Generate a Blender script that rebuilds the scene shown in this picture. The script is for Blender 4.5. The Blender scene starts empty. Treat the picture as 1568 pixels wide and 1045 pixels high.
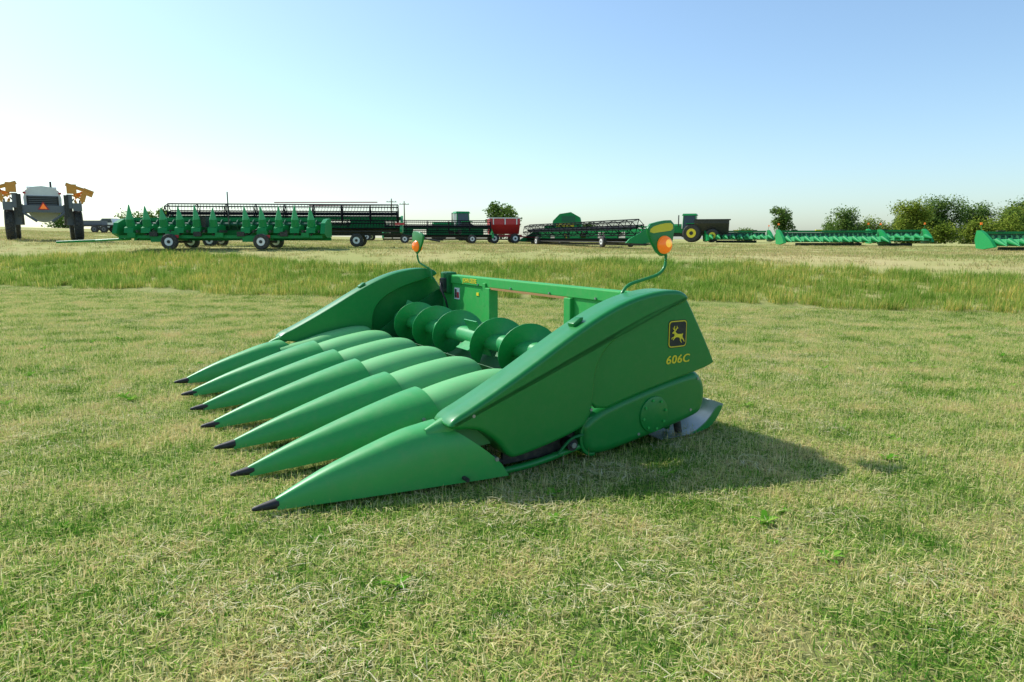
import bpy, math, random, bmesh
import numpy as np
from mathutils import Vector, Matrix, Euler
R=math.radians
scene=bpy.context.scene
rng=np.random.default_rng(7); random.seed(7)

# ------------------------------------------------------------ materials
def newmat(name):
    m=bpy.data.materials.new(name); m.use_nodes=True
    return m,m.node_tree.nodes,m.node_tree.links
def paint(name,col,rough=.4,var=.15,dust=.12,dustcol=(.35,.30,.18),metal=0,scale=3.0,coat=0.0,bump=.02,spec=.5):
    m,N,L=newmat(name); b=N['Principled BSDF']
    tc=N.new('ShaderNodeTexCoord')
    n1=N.new('ShaderNodeTexNoise'); n1.inputs['Scale'].default_value=scale; n1.inputs['Detail'].default_value=8; n1.inputs['Roughness'].default_value=.65
    L.new(tc.outputs['Object'],n1.inputs['Vector'])
    mix=N.new('ShaderNodeMixRGB'); mix.inputs[1].default_value=(*[c*(1-var) for c in col],1); mix.inputs[2].default_value=(*[min(1,c*(1+var)) for c in col],1)
    L.new(n1.outputs['Fac'],mix.inputs[0])
    n2=N.new('ShaderNodeTexNoise'); n2.inputs['Scale'].default_value=scale*5; n2.inputs['Detail'].default_value=10; n2.inputs['Roughness'].default_value=.7
    L.new(tc.outputs['Object'],n2.inputs['Vector'])
    mr=N.new('ShaderNodeMapRange'); mr.inputs[1].default_value=.45; mr.inputs[2].default_value=.8; mr.inputs[3].default_value=0; mr.inputs[4].default_value=dust*3
    L.new(n2.outputs['Fac'],mr.inputs[0])
    mx=N.new('ShaderNodeMixRGB'); mx.inputs[2].default_value=(*dustcol,1)
    L.new(mr.outputs[0],mx.inputs[0]); L.new(mix.outputs[0],mx.inputs[1]); L.new(mx.outputs[0],b.inputs['Base Color'])
    mr2=N.new('ShaderNodeMapRange'); mr2.inputs[3].default_value=max(.05,rough-.08); mr2.inputs[4].default_value=min(1,rough+.15)
    L.new(n2.outputs['Fac'],mr2.inputs[0]); L.new(mr2.outputs[0],b.inputs['Roughness'])
    b.inputs['Metallic'].default_value=metal; b.inputs['Specular IOR Level'].default_value=spec
    if coat: b.inputs['Coat Weight'].default_value=coat; b.inputs['Coat Roughness'].default_value=.15
    if bump:
        bp=N.new('ShaderNodeBump'); bp.inputs['Strength'].default_value=bump*5; bp.inputs['Distance'].default_value=.004
        L.new(n1.outputs['Fac'],bp.inputs['Height']); L.new(bp.outputs[0],b.inputs['Normal'])
    return m
M={}
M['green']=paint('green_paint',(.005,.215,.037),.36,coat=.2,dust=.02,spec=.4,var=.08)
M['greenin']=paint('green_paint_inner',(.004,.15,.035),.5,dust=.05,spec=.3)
M['beam']=paint('green_paint_beam',(.03,.38,.07),.5,dust=.06,spec=.35)
M['snout']=paint('green_poly_snout',(.038,.345,.075),.38,var=.12,dust=.05,scale=2,spec=.5)
M['hood']=paint('green_poly_faded',(.14,.47,.155),.52,var=.12,dust=.07,scale=4,spec=.45)
M['auger']=paint('green_paint_auger',(.02,.32,.085),.38,dust=.06)
M['augerfar']=paint('green_auger_far',(.008,.12,.045),.5,dust=.06)
M['black']=paint('black_plastic',(.015,.015,.016),.55,dust=.04)
M['reel']=paint('reel_black',(.012,.014,.018),.9,dust=.0,spec=.1)
M['dark']=paint('dark_greasy_metal',(.02,.022,.02),.6,dust=.12)
M['steel']=paint('worn_steel',(.34,.38,.37),.38,metal=.7,dust=.1)
M['yellow']=paint('yellow_decal',(.9,.68,.03),.45,dust=.0,bump=0)
M['white']=paint('white_paint',(.78,.78,.76),.45,dust=.06)
M['red']=paint('red_paint',(.50,.02,.03),.4,dust=.04)
M['orange']=paint('boom_orange_paint',(.72,.30,.04),.45,dust=.06)
M['grey']=paint('grey_machine_paint',(.14,.15,.165),.5,dust=.08)
M['tire']=paint('tire_rubber',(.03,.03,.032),.8,dust=.15)
M['rust']=paint('rusty_edge',(.4,.2,.07),.8,dust=.1)
M['bggreen']=paint('green_paint_far',(.006,.25,.06),.42,dust=.02,spec=.3)
M['glass']=paint('cab_glass',(.03,.05,.06),.08,dust=.0,bump=0)
M['wood']=paint('bark_wood',(.13,.10,.07),.85)
M['hoodfar']=paint('green_poly_far',(.06,.42,.15),.55,dust=.03)
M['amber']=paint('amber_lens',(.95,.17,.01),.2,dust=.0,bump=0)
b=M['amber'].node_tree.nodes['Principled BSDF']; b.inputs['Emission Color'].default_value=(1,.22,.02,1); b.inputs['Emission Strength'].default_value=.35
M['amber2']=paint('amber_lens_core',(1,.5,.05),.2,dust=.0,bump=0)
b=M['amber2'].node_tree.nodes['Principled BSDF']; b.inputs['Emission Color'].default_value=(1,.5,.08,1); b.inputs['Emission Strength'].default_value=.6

def foliage_mat(name,stops,transl=.35,noise_scale=.6,noise_amt=.6,detail=3,streak=0):
    """random-per-blade colours, drifting in patches with world position"""
    m,N,L=newmat(name); N.remove(N['Principled BSDF']); out=N['Material Output']
    g=N.new('ShaderNodeNewGeometry')
    n=N.new('ShaderNodeTexNoise'); n.inputs['Scale'].default_value=noise_scale; n.inputs['Detail'].default_value=detail; n.inputs['Roughness'].default_value=.6
    L.new(g.outputs['Position'],n.inputs['Vector'])
    mr=N.new('ShaderNodeMapRange'); mr.inputs[1].default_value=.32; mr.inputs[2].default_value=.68; mr.inputs[3].default_value=-noise_amt/2; mr.inputs[4].default_value=noise_amt/2
    L.new(n.outputs['Fac'],mr.inputs[0])
    ad=N.new('ShaderNodeMath'); ad.operation='ADD'; ad.use_clamp=not streak
    L.new(g.outputs['Random Per Island'],ad.inputs[0]); L.new(mr.outputs[0],ad.inputs[1])
    if streak:
        mp=N.new('ShaderNodeMapping'); mp.inputs['Rotation'].default_value=(0,0,R(15)); mp.inputs['Scale'].default_value=(.06,1.1,.1)
        L.new(g.outputs['Position'],mp.inputs[0]); n2=N.new('ShaderNodeTexNoise'); n2.inputs['Scale'].default_value=1.0; n2.inputs['Detail'].default_value=2; L.new(mp.outputs[0],n2.inputs['Vector'])
        m2=N.new('ShaderNodeMapRange'); m2.inputs[1].default_value=.35; m2.inputs[2].default_value=.65; m2.inputs[3].default_value=-streak; m2.inputs[4].default_value=streak; L.new(n2.outputs['Fac'],m2.inputs[0])
        a2=N.new('ShaderNodeMath'); a2.operation='ADD'; a2.use_clamp=True; L.new(ad.outputs[0],a2.inputs[0]); L.new(m2.outputs[0],a2.inputs[1]); ad=a2
    cr=N.new('ShaderNodeValToRGB'); e=cr.color_ramp.elements
    while len(e)>1: e.remove(e[-1])
    e[0].position=stops[0][0]; e[0].color=(*stops[0][1],1)
    for p,c in stops[1:]:
        x=e.new(p); x.color=(*c,1)
    L.new(ad.outputs[0],cr.inputs[0])
    d=N.new('ShaderNodeBsdfDiffuse'); t=N.new('ShaderNodeBsdfTranslucent'); mx=N.new('ShaderNodeMixShader'); mx.inputs[0].default_value=transl
    L.new(cr.outputs[0],d.inputs[0]); L.new(cr.outputs[0],t.inputs[0]); L.new(d.outputs[0],mx.inputs[1]); L.new(t.outputs[0],mx.inputs[2])
    L.new(mx.outputs[0],out.inputs[0])
    return m
M['grass']=foliage_mat('mown_grass_blades',[(0,(.07,.20,.02)),(.18,(.19,.38,.045)),(.38,(.41,.52,.10)),(.56,(.66,.63,.22)),(.77,(.88,.80,.40)),(1,(.68,.53,.24))],.4,1.4,.85,6,streak=.12)
M['straw']=foliage_mat('grass_clippings',[(0,(.30,.30,.10)),(.3,(.55,.49,.22)),(.7,(.78,.70,.40)),(1,(.88,.80,.54))],.3,.8,.3,4)
M['tall']=foliage_mat('tall_grass_blades',[(0,(.11,.24,.025)),(.4,(.22,.37,.05)),(.7,(.36,.45,.09)),(.88,(.57,.51,.16)),(1,(.72,.58,.14))],.4,.3,.55)
M['field']=foliage_mat('field_grass_blades',[(0,(.22,.29,.07)),(.4,(.38,.38,.13)),(.7,(.52,.44,.19)),(1,(.60,.47,.25))],.4,.12,.6)
M['weed']=foliage_mat('weed_leaves',[(0,(.09,.27,.02)),(.6,(.17,.42,.04)),(1,(.32,.50,.08))],.4,.5,.3)
M['leafA']=foliage_mat('tree_leaves',[(0,(.05,.10,.02)),(.5,(.11,.19,.04)),(1,(.19,.27,.06))],.35,.25,.5)
M['leafB']=foliage_mat('tree_leaves_yellowing',[(0,(.11,.17,.02)),(.5,(.20,.27,.035)),(1,(.32,.36,.06))],.35,.25,.5)

# ------------------------------------------------------------ terrain
def sm(a,b_,x):
    t=np.clip((x-a)/(b_-a),0,1); return t*t*(3-2*t)
def dist(x,y): return .258*x+.966*y
def H(x,y):
    x=np.asarray(x,float); y=np.asarray(y,float)
    d=dist(x,y)
    slope=1.15-np.where(x<0,.012,.009)*np.clip(x,-90,70)+.018*np.clip(-x-22,0,60)
    h=sm(16,31,d)*slope + .010*np.clip(d-38,0,42)*sm(38,60,d)
    h=h*(1-sm(95,420,d)) - 2.5*sm(100,420,d)
    h=h+.02*np.sin(x*.9+1.3)*np.sin(y*.7)*sm(3,9,d)*0.6
    return h
def hz(x,y): return float(H(x,y))

def mesh_np(name,verts,faces,mat,smooth=False):
    me=bpy.data.meshes.new(name); me.from_pydata([tuple(v) for v in verts],[],faces); me.update()
    if mat: me.materials.append(mat)
    if smooth:
        me.polygons.foreach_set('use_smooth',[True]*len(me.polygons))
    return me
def addobj(name,me,parent=None):
    o=bpy.data.objects.new(name,me); scene.collection.objects.link(o)
    if parent: o.parent=parent
    return o
xs=np.unique(np.concatenate([np.linspace(-3000,-200,12),np.linspace(-200,-60,25),np.linspace(-60,60,121),np.linspace(60,200,25),np.linspace(200,3000,12)]))
ys=np.unique(np.concatenate([np.linspace(-1000,-20,6),np.linspace(-20,60,101),np.linspace(60,140,60),np.linspace(140,500,30),np.linspace(500,4000,12)]))
X,Y=np.meshgrid(xs,ys); Z=H(X,Y)
nx,ny=len(xs),len(ys)
V=np.stack([X.ravel(),Y.ravel(),Z.ravel()],1)
F=[(j*nx+i,j*nx+i+1,(j+1)*nx+i+1,(j+1)*nx+i) for j in range(ny-1) for i in range(nx-1)]
gm,N,L=newmat('field_ground'); b=N['Principled BSDF']; b.inputs['Roughness'].default_value=1; b.inputs['Specular IOR Level'].default_value=.1
g=N.new('ShaderNodeNewGeometry')
def noise(sc,det=4,rough=.6,vec=None):
    n=N.new('ShaderNodeTexNoise'); n.inputs['Scale'].default_value=sc; n.inputs['Detail'].default_value=det; n.inputs['Roughness'].default_value=rough
    L.new(vec or g.outputs['Position'],n.inputs['Vector']); return n
def ramp(src,stops):
    cr=N.new('ShaderNodeValToRGB'); e=cr.color_ramp.elements
    while len(e)>1: e.remove(e[-1])
    e[0].position=stops[0][0]; e[0].color=(*stops[0][1],1)
    for p,c in stops[1:]:
        x=e.new(p); x.color=(*c,1)
    L.new(src,cr.inputs[0]); return cr
n1=noise(1.1,10,.72); n2=noise(28,6,.7)
ra=ramp(n1.outputs['Fac'],[(.3,(.10,.19,.03)),(.46,(.19,.27,.06)),(.56,(.30,.31,.11)),(.7,(.36,.32,.14))])
rb=ramp(n2.outputs['Fac'],[(.3,(.35,.35,.3)),(.7,(1.1,1.1,1.05))])
mA=N.new('ShaderNodeMixRGB'); mA.blend_type='MULTIPLY'; mA.inputs[0].default_value=.8
L.new(ra.outputs[0],mA.inputs[1]); L.new(rb.outputs[0],mA.inputs[2])
n3=noise(.12,8,.65); rc=ramp(n3.outputs['Fac'],[(.3,(.25,.32,.08)),(.5,(.38,.37,.13)),(.68,(.50,.42,.19))])
sx=N.new('ShaderNodeVectorMath'); sx.operation='DOT_PRODUCT'; sx.inputs[1].default_value=(.258,.966,0); L.new(g.outputs['Position'],sx.inputs[0])
mr=N.new('ShaderNodeMapRange'); mr.inputs[1].default_value=17.5; mr.inputs[2].default_value=20; L.new(sx.outputs['Value'],mr.inputs[0])
mB=N.new('ShaderNodeMixRGB'); L.new(mr.outputs[0],mB.inputs[0]); L.new(mA.outputs[0],mB.inputs[1]); L.new(rc.outputs[0],mB.inputs[2])
L.new(mB.outputs[0],b.inputs['Base Color'])
bp=N.new('ShaderNodeBump'); bp.inputs['Strength'].default_value=.6; bp.inputs['Distance'].default_value=.03; L.new(n2.outputs['Fac'],bp.inputs['Height']); L.new(bp.outputs[0],b.inputs['Normal'])
addobj('ground',mesh_np('ground',V,F,gm,True))

# ------------------------------------------------------------ grass
def blades(name,n,rad,lmin,lmax,w,lean,mat,flat=0.0):
    r=np.sqrt(rng.random(n))*rad; a=rng.random(n)*6.2832
    bx,by=r*np.cos(a),r*np.sin(a)
    l=lmin+(lmax-lmin)*rng.random(n)**1.5; az=rng.random(n)*6.2832; le=np.abs(rng.normal(0,lean,n)); le=np.clip(le,0,1.45)
    fl=rng.random(n)<flat; le=np.where(fl,1.35+.15*rng.random(n),le); z0=np.where(fl,.012+.02*rng.random(n),0)
    dx,dy=np.cos(az),np.sin(az); px,py=-dy,dx
    ww=w*(.6+.8*rng.random(n))
    V=np.zeros((n,5,3))
    def pt(f,bend):
        ang=np.clip(le*(1+bend),0,1.55)
        return bx+dx*l*f*np.sin(ang),by+dy*l*f*np.sin(ang),z0+l*f*np.cos(ang)
    for k,(f,s_,bd) in enumerate([(0,-1,0),(0,1,0),(.55,.8,0),(.55,-.8,0),(1,0,.25)]):
        x,y,z=pt(f,bd); V[:,k,0]=x+px*ww*s_*.5; V[:,k,1]=y+py*ww*s_*.5; V[:,k,2]=z
    V=V.reshape(-1,3)
    F=[]
    for i in range(n):
        o=i*5; F.append((o,o+1,o+2,o+3)); F.append((o+3,o+2,o+4))
    return mesh_np(name,V,F,mat)
def scatter(name,pts,meshes,smin,smax,seed=0):
    col=bpy.data.collections.new(name+'_templates')
    for i,me in enumerate(meshes):
        o=bpy.data.objects.new(name+'_clump_%d'%i,me); col.objects.link(o)
    me=bpy.data.meshes.new(name); me.from_pydata([tuple(p) for p in pts],[],[])
    ob=addobj(name,me)
    ng=bpy.data.node_groups.new(name+'_scatter','GeometryNodeTree')
    ng.interface.new_socket('Geometry',in_out='INPUT',socket_type='NodeSocketGeometry'); ng.interface.new_socket('Geometry',in_out='OUTPUT',socket_type='NodeSocketGeometry')
    n=ng.nodes; l=ng.links
    gi=n.new('NodeGroupInput'); go=n.new('NodeGroupOutput'); ip=n.new('GeometryNodeInstanceOnPoints'); ci=n.new('GeometryNodeCollectionInfo')
    ci.inputs['Collection'].default_value=col; ci.inputs['Separate Children'].default_value=True; ci.inputs['Reset Children'].default_value=True
    rr=n.new('FunctionNodeRandomValue'); rr.data_type='FLOAT_VECTOR'; rr.inputs[0].default_value=(0,0,0); rr.inputs[1].default_value=(0,0,6.2832); rr.inputs['Seed'].default_value=seed
    rs=n.new('FunctionNodeRandomValue'); rs.data_type='FLOAT'; rs.inputs[2].default_value=smin; rs.inputs[3].default_value=smax; rs.inputs['Seed'].default_value=seed+5
    l.new(gi.outputs[0],ip.inputs['Points']); l.new(ci.outputs[0],ip.inputs['Instance']); ip.inputs['Pick Instance'].default_value=True
    l.new(rr.outputs[0],ip.inputs['Rotation']); l.new(rs.outputs[1],ip.inputs['Scale']); l.new(ip.outputs[0],go.inputs[0])
    md=ob.modifiers.new('scatter','NODES'); md.node_group=ng
    return ob
def region(n,x0,x1,y0,y1,f):
    x=x0+(x1-x0)*rng.random(n); y=y0+(y1-y0)*rng.random(n)
    k=f(x,y); x,y=x[k],y[k]
    return np.stack([x,y,H(x,y)],1)
wedge=lambda x,y:(np.abs(x)<y*.9+2.5)
gx_,gy_=np.meshgrid(np.arange(-30,26,.68),np.arange(.3,25,.68)); gx_=gx_.ravel()+rng.uniform(-.24,.24,gx_.size); gy_=gy_.ravel()+rng.uniform(-.24,.24,gy_.size)
k=wedge(gx_,gy_)&(dist(gx_,gy_)<18.3); pts=np.stack([gx_[k],gy_[k],H(gx_[k],gy_[k])],1)
scatter('mown_grass',pts,[blades('mg%d'%i,2600,.8,.025,.085,.0048,.75,M['grass'],flat=.4) for i in range(6)],.88,1.12,1)
nz=lambda x,y:np.sin(x*1.3+2)*np.sin(y*1.1+.5)+np.sin(x*.5-y*.8)+.6*rng.random(len(x))
pts=region(3000,-14,12,.5,14,lambda x,y:wedge(x,y)&(nz(x,y)>.35))
scatter('grass_tufts',pts,[blades('gt%d'%i,46,.09,.035,.09,.006,.8,M['weed']) for i in range(4)],.4,1.0,3)
pts=region(3600,-16,14,.5,17,lambda x,y:wedge(x,y)&(nz(y*.9,x*1.1)>-.1))
scatter('grass_clippings',pts,[blades('gc%d'%i,70,.16,.05,.12,.0045,.3,M['straw'],flat=.95) for i in range(5)],.6,1.2,6)
def rosette(name,n):
    V=[];F=[]
    for i in range(n):
        a=i/n*6.28+random.uniform(-.3,.3); l=random.uniform(.06,.12); w=l*.22; up=random.uniform(.2,.7)
        o=len(V); c,s=math.cos(a),math.sin(a)
        for f,ww,z in [(0,.2,0),(.4,1,.5*up),(.75,.8,.75*up),(1,0.05,.7*up)]:
            for sg in (-1,1): V.append((c*l*f-s*w*ww*sg*.8,s*l*f+c*w*ww*sg*.8,.01+l*z))
        for k in range(3): F.append((o+2*k,o+2*k+1,o+2*k+3,o+2*k+2))
    return mesh_np(name,V,F,M['weed'])
pts=region(240,-12,10,1.2,13,wedge)
scatter('broadleaf_weeds',pts,[rosette('ws%d'%i,8+2*i) for i in range(4)],.4,1.0,9)
def edge(x): return 18.2+.5*np.sin(x*.35)+.25*np.sin(x*1.1+2)
pts=region(38000,-50,48,8,42,lambda x,y:(dist(x,y)>edge(x))&(dist(x,y)<25.5+1.2*np.sin(x*.3))&(np.abs(x)<y*.9+3))
scatter('tall_grass',pts,[blades('tg%d'%i,60,.28,.14,.42,.014,.42,M['tall']) for i in range(5)],.5,1.05,11)
pts=region(22000,-85,75,16,80,lambda x,y:(dist(x,y)>24)&(dist(x,y)<66)&(np.abs(x)<y*.9+4))
scatter('field_grass',pts,[blades('fg%d'%i,45,.55,.05,.16,.02,.6,M['field']) for i in range(5)],.5,1.1,17)

# ------------------------------------------------------------ main header
T0=(-0.966*1.69,2.456*1.69)
HD=bpy.data.objects.new('corn_header',None); scene.collection.objects.link(HD)
HD.location=(T0[0],T0[1],0); HD.rotation_euler=(0,0,math.atan2(.5256,.8507))
def setsmooth(o,ang=40):
    for p in o.data.polygons: p.use_smooth=True
    md=o.modifiers.new('es','EDGE_SPLIT'); md.split_angle=R(ang)
def mk(name,V,F,mat,parent=HD,smooth=True,ang=40):
    me=bpy.data.meshes.new(name); me.from_pydata(V,[],F); me.update()
    me.materials.append(mat); o=addobj(name,me,parent)
    bm=bmesh.new(); bm.from_mesh(me); bmesh.ops.recalc_face_normals(bm,faces=bm.faces); bm.to_mesh(me); bm.free()
    if smooth: setsmooth(o,ang)
    return o
def loft(name,rings,mat,closed=False,cap0=False,cap1=False,solid=0,**k):
    n=len(rings[0]); V=[p for r in rings for p in r]; F=[]
    for j in range(len(rings)-1):
        for i in range(n if closed else n-1):
            i2=(i+1)%n; F.append((j*n+i,j*n+i2,(j+1)*n+i2,(j+1)*n+i))
    if cap0: F.append(tuple(range(n)))
    if cap1: F.append(tuple((len(rings)-1)*n+i for i in range(n)))
    o=mk(name,V,F,mat,**k)
    if solid:
        md=o.modifiers.new('so','SOLIDIFY'); md.thickness=solid; md.offset=-1
        o.modifiers.move(len(o.modifiers)-1,0)
    return o
def csp(tab,n):
    T=np.array(tab,float); m=len(T); out=[]
    for k in range(n+1):
        u=k/n*(m-1); i=min(int(u),m-2); f=u-i
        p0=T[max(i-1,0)];p1=T[i];p2=T[i+1];p3=T[min(i+2,m-1)]
        out.append(.5*((2*p1)+(-p0+p2)*f+(2*p0-5*p1+4*p2-p3)*f*f+(-p0+3*p1-3*p2+p3)*f**3))
    return out
def arch(s,tc,wl,wr,zb,zt,n=20,ex=.85,back=0,exz=None):
    P=[]
    for i in range(n+1):
        a=math.pi*i/n; ca,sa=math.cos(a),max(0,math.sin(a))
        w=wl if ca>0 else wr
        t=tc-math.copysign(abs(ca)**ex,ca)*w
        P.append((s+back*(1-sa**1.0),t,zb+(zt-zb)*sa**(exz or ex)))
    return P
def chaikin(P,it=2,corners=()):
    P=[(p,(i in corners)) for i,p in enumerate(P)]
    for _ in range(it):
        Q=[]
        n=len(P)
        for i in range(n):
            p,c=P[i]; pm=P[i-1][0]; pn=P[(i+1)%n][0]
            if c: Q.append((p,True))
            else:
                Q.append((tuple(p[k]*.75+pm[k]*.25 for k in (0,1)),False)); Q.append((tuple(p[k]*.75+pn[k]*.25 for k in (0,1)),False))
        P=Q
    return [p for p,_ in P]
def extr(name,P,t0,t1,mat,bev=.0,seg=4,parent=HD,axis='t',ang=30):
    n=len(P)
    if axis=='t': V=[(p[0],t0,p[1]) for p in P]+[(p[0],t1,p[1]) for p in P]
    else: V=[(t0,p[0],p[1]) for p in P]+[(t1,p[0],p[1]) for p in P]
    F=[tuple(range(n)),tuple(range(n,2*n))]+[(i,(i+1)%n,n+(i+1)%n,n+i) for i in range(n)]
    o=mk(name,V,F,mat,parent=parent,smooth=True,ang=ang)
    if bev:
        md=o.modifiers.new('bv','BEVEL'); md.width=bev; md.segments=seg; md.limit_method='ANGLE'; md.angle_limit=R(50); md.use_clamp_overlap=True
        o.modifiers.move(len(o.modifiers)-1,0)
        o.modifiers[-1].split_angle=R(40)
    return o
def inset(P,d):
    n=len(P); A=sum(P[i][0]*P[(i+1)%n][1]-P[(i+1)%n][0]*P[i][1] for i in range(n)); sg=1 if A>0 else -1
    Q=[]
    for i in range(n):
        a=Vector(P[i-1]);b_=Vector(P[i]);c=Vector(P[(i+1)%n])
        t=((b_-a).normalized()+(c-b_).normalized())
        if t.length<1e-6: t=c-b_
        t.normalize(); Q.append((b_.x-t.y*sg*d,b_.y+t.x*sg*d))
    return Q
def moulded(name,P,tout,tin,mat,r=.05,seg=7,rin=.012):
    """moulded panel: flat outer face at tout, edge rolled with radius r, back at tin"""
    sg=1 if tin>tout else -1; rings=[]
    rings.append([(p[0],tin,p[1]) for p in inset(P,rin)]); rings.append([(p[0],tin-sg*rin,p[1]) for p in P])
    for k in range(seg+1):
        a=math.pi/2*k/seg; q=inset(P,r*(1-math.cos(a))); rings.append([(p[0],tout+sg*r*(1-math.sin(a)),p[1]) for p in q])
    rings.append([(p[0],tout,p[1]) for p in inset(P,r+.004)])
    o=loft(name,rings,mat,closed=True,cap0=True,cap1=True,ang=60)
    for p in o.data.polygons:
        if len(p.vertices)>6: p.use_smooth=False
    return o
def box(name,s0,s1,t0,t1,z0,z1,mat,bev=.006,parent=HD):
    V=[(s,t,z) for s in (s0,s1) for t in (t0,t1) for z in (z0,z1)]
    F=[(0,1,3,2),(4,5,7,6),(0,1,5,4),(2,3,7,6),(0,2,6,4),(1,3,7,5)]
    o=mk(name,V,F,mat,parent=parent,smooth=False)
    if bev:
        md=o.modifiers.new('bv','BEVEL'); md.width=bev; md.segments=2
    return o
def tube(name,P,r,mat,n=14,parent=HD,sub=6,r1=None):
    P=[Vector(p) for p in P]
    Q=[Vector(q) for q in csp([tuple(p) for p in P],(len(P)-1)*sub)] if len(P)>2 else P
    rings=[]
    for i,q in enumerate(Q):
        d=(Q[min(i+1,len(Q)-1)]-Q[max(i-1,0)]).normalized()
        a=d.cross(Vector((0,0,1)))
        if a.length<.05: a=d.cross(Vector((0,1,0)))
        a.normalize(); b_=d.cross(a); rr=r if r1 is None else r+(r1-r)*i/(len(Q)-1)
        rings.append([tuple(q+a*math.cos(k/n*6.28318)*rr+b_*math.sin(k/n*6.28318)*rr) for k in range(n)])
    return loft(name,rings,mat,closed=True,cap0=True,cap1=True,parent=parent)
# --- inner snouts & hoods
snt=[(.10,.032,.035,.105),(.46,.105,.075,.25),(.93,.195,.13,.405),(1.3,.265,.20,.51),(1.48,.285,.25,.55)]
for i in range(1,6):
    tc=.762*i; jz=random.uniform(-.012,.012); js=random.uniform(-.02,.02)
    rows=csp(snt,16)
    rings=[arch(r[0]+js,tc,r[1],r[1],r[2],r[3]+jz*(r[0]/1.5),back=.10*(r[0]/1.48)) for r in rows]
    last=rings[-1]; rings.append([(p[0]+.012,tc+(p[1]-tc)*.93,.2+(p[2]-.2)*.95) for p in last])
    loft('snout_%d'%i,rings,M['snout'],solid=.004)
    hd=[(1.30,.20,.22,.44),(1.5,.235,.24,.50),(1.75,.25,.26,.56),(2.05,.255,.27,.61),(2.22,.25,.27,.62),(2.36,.225,.27,.595),(2.45,.16,.27,.52),(2.48,.09,.27,.42)]
    loft('hood_%d'%i,[arch(r[0],tc,r[1],r[1],r[2],r[3],ex=.8) for r in csp(hd,28)],M['hood'])
    box('row_unit_%d'%i,1.35,2.5,tc-.17,tc+.17,.10,.27,M['dark'])
    for sg in (-1,1):
        c0=tc+sg*.262
        tube('snout_pin_%d_%d'%(i,sg),[(1.40,c0-sg*.04,.335),(1.40,c0+sg*.012,.335)],.014,M['steel'],n=8)
for i in range(6):
    tc=.762*(i+.5)
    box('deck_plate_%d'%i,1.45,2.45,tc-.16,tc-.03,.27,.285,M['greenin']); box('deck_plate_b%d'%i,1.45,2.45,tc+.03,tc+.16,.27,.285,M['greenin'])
    for sg in (-1,1):
        tube('gathering_chain_%d_%d'%(i,sg),[(1.35,tc+sg*.06,.31),(1.9,tc+sg*.05,.33),(2.42,tc+sg*.06,.36)],.018,M['dark'],n=6)
for i in range(7):
    tc=.762*i
    rings=[]
    for s_,r_,zc in [(-.03,.004,.062),(-.02,.014,.063),(.02,.022,.066),(.11,.036,.072),(.135,.038,.076),(.14,.03,.076)]:
        rings.append([(s_,tc+r_*math.cos(k/14*6.283),zc+r_*math.sin(k/14*6.283)*.95) for k in range(14)])
    loft('snout_tip_%d'%i,rings,M['black'],closed=True,cap0=True,cap1=True)
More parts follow.
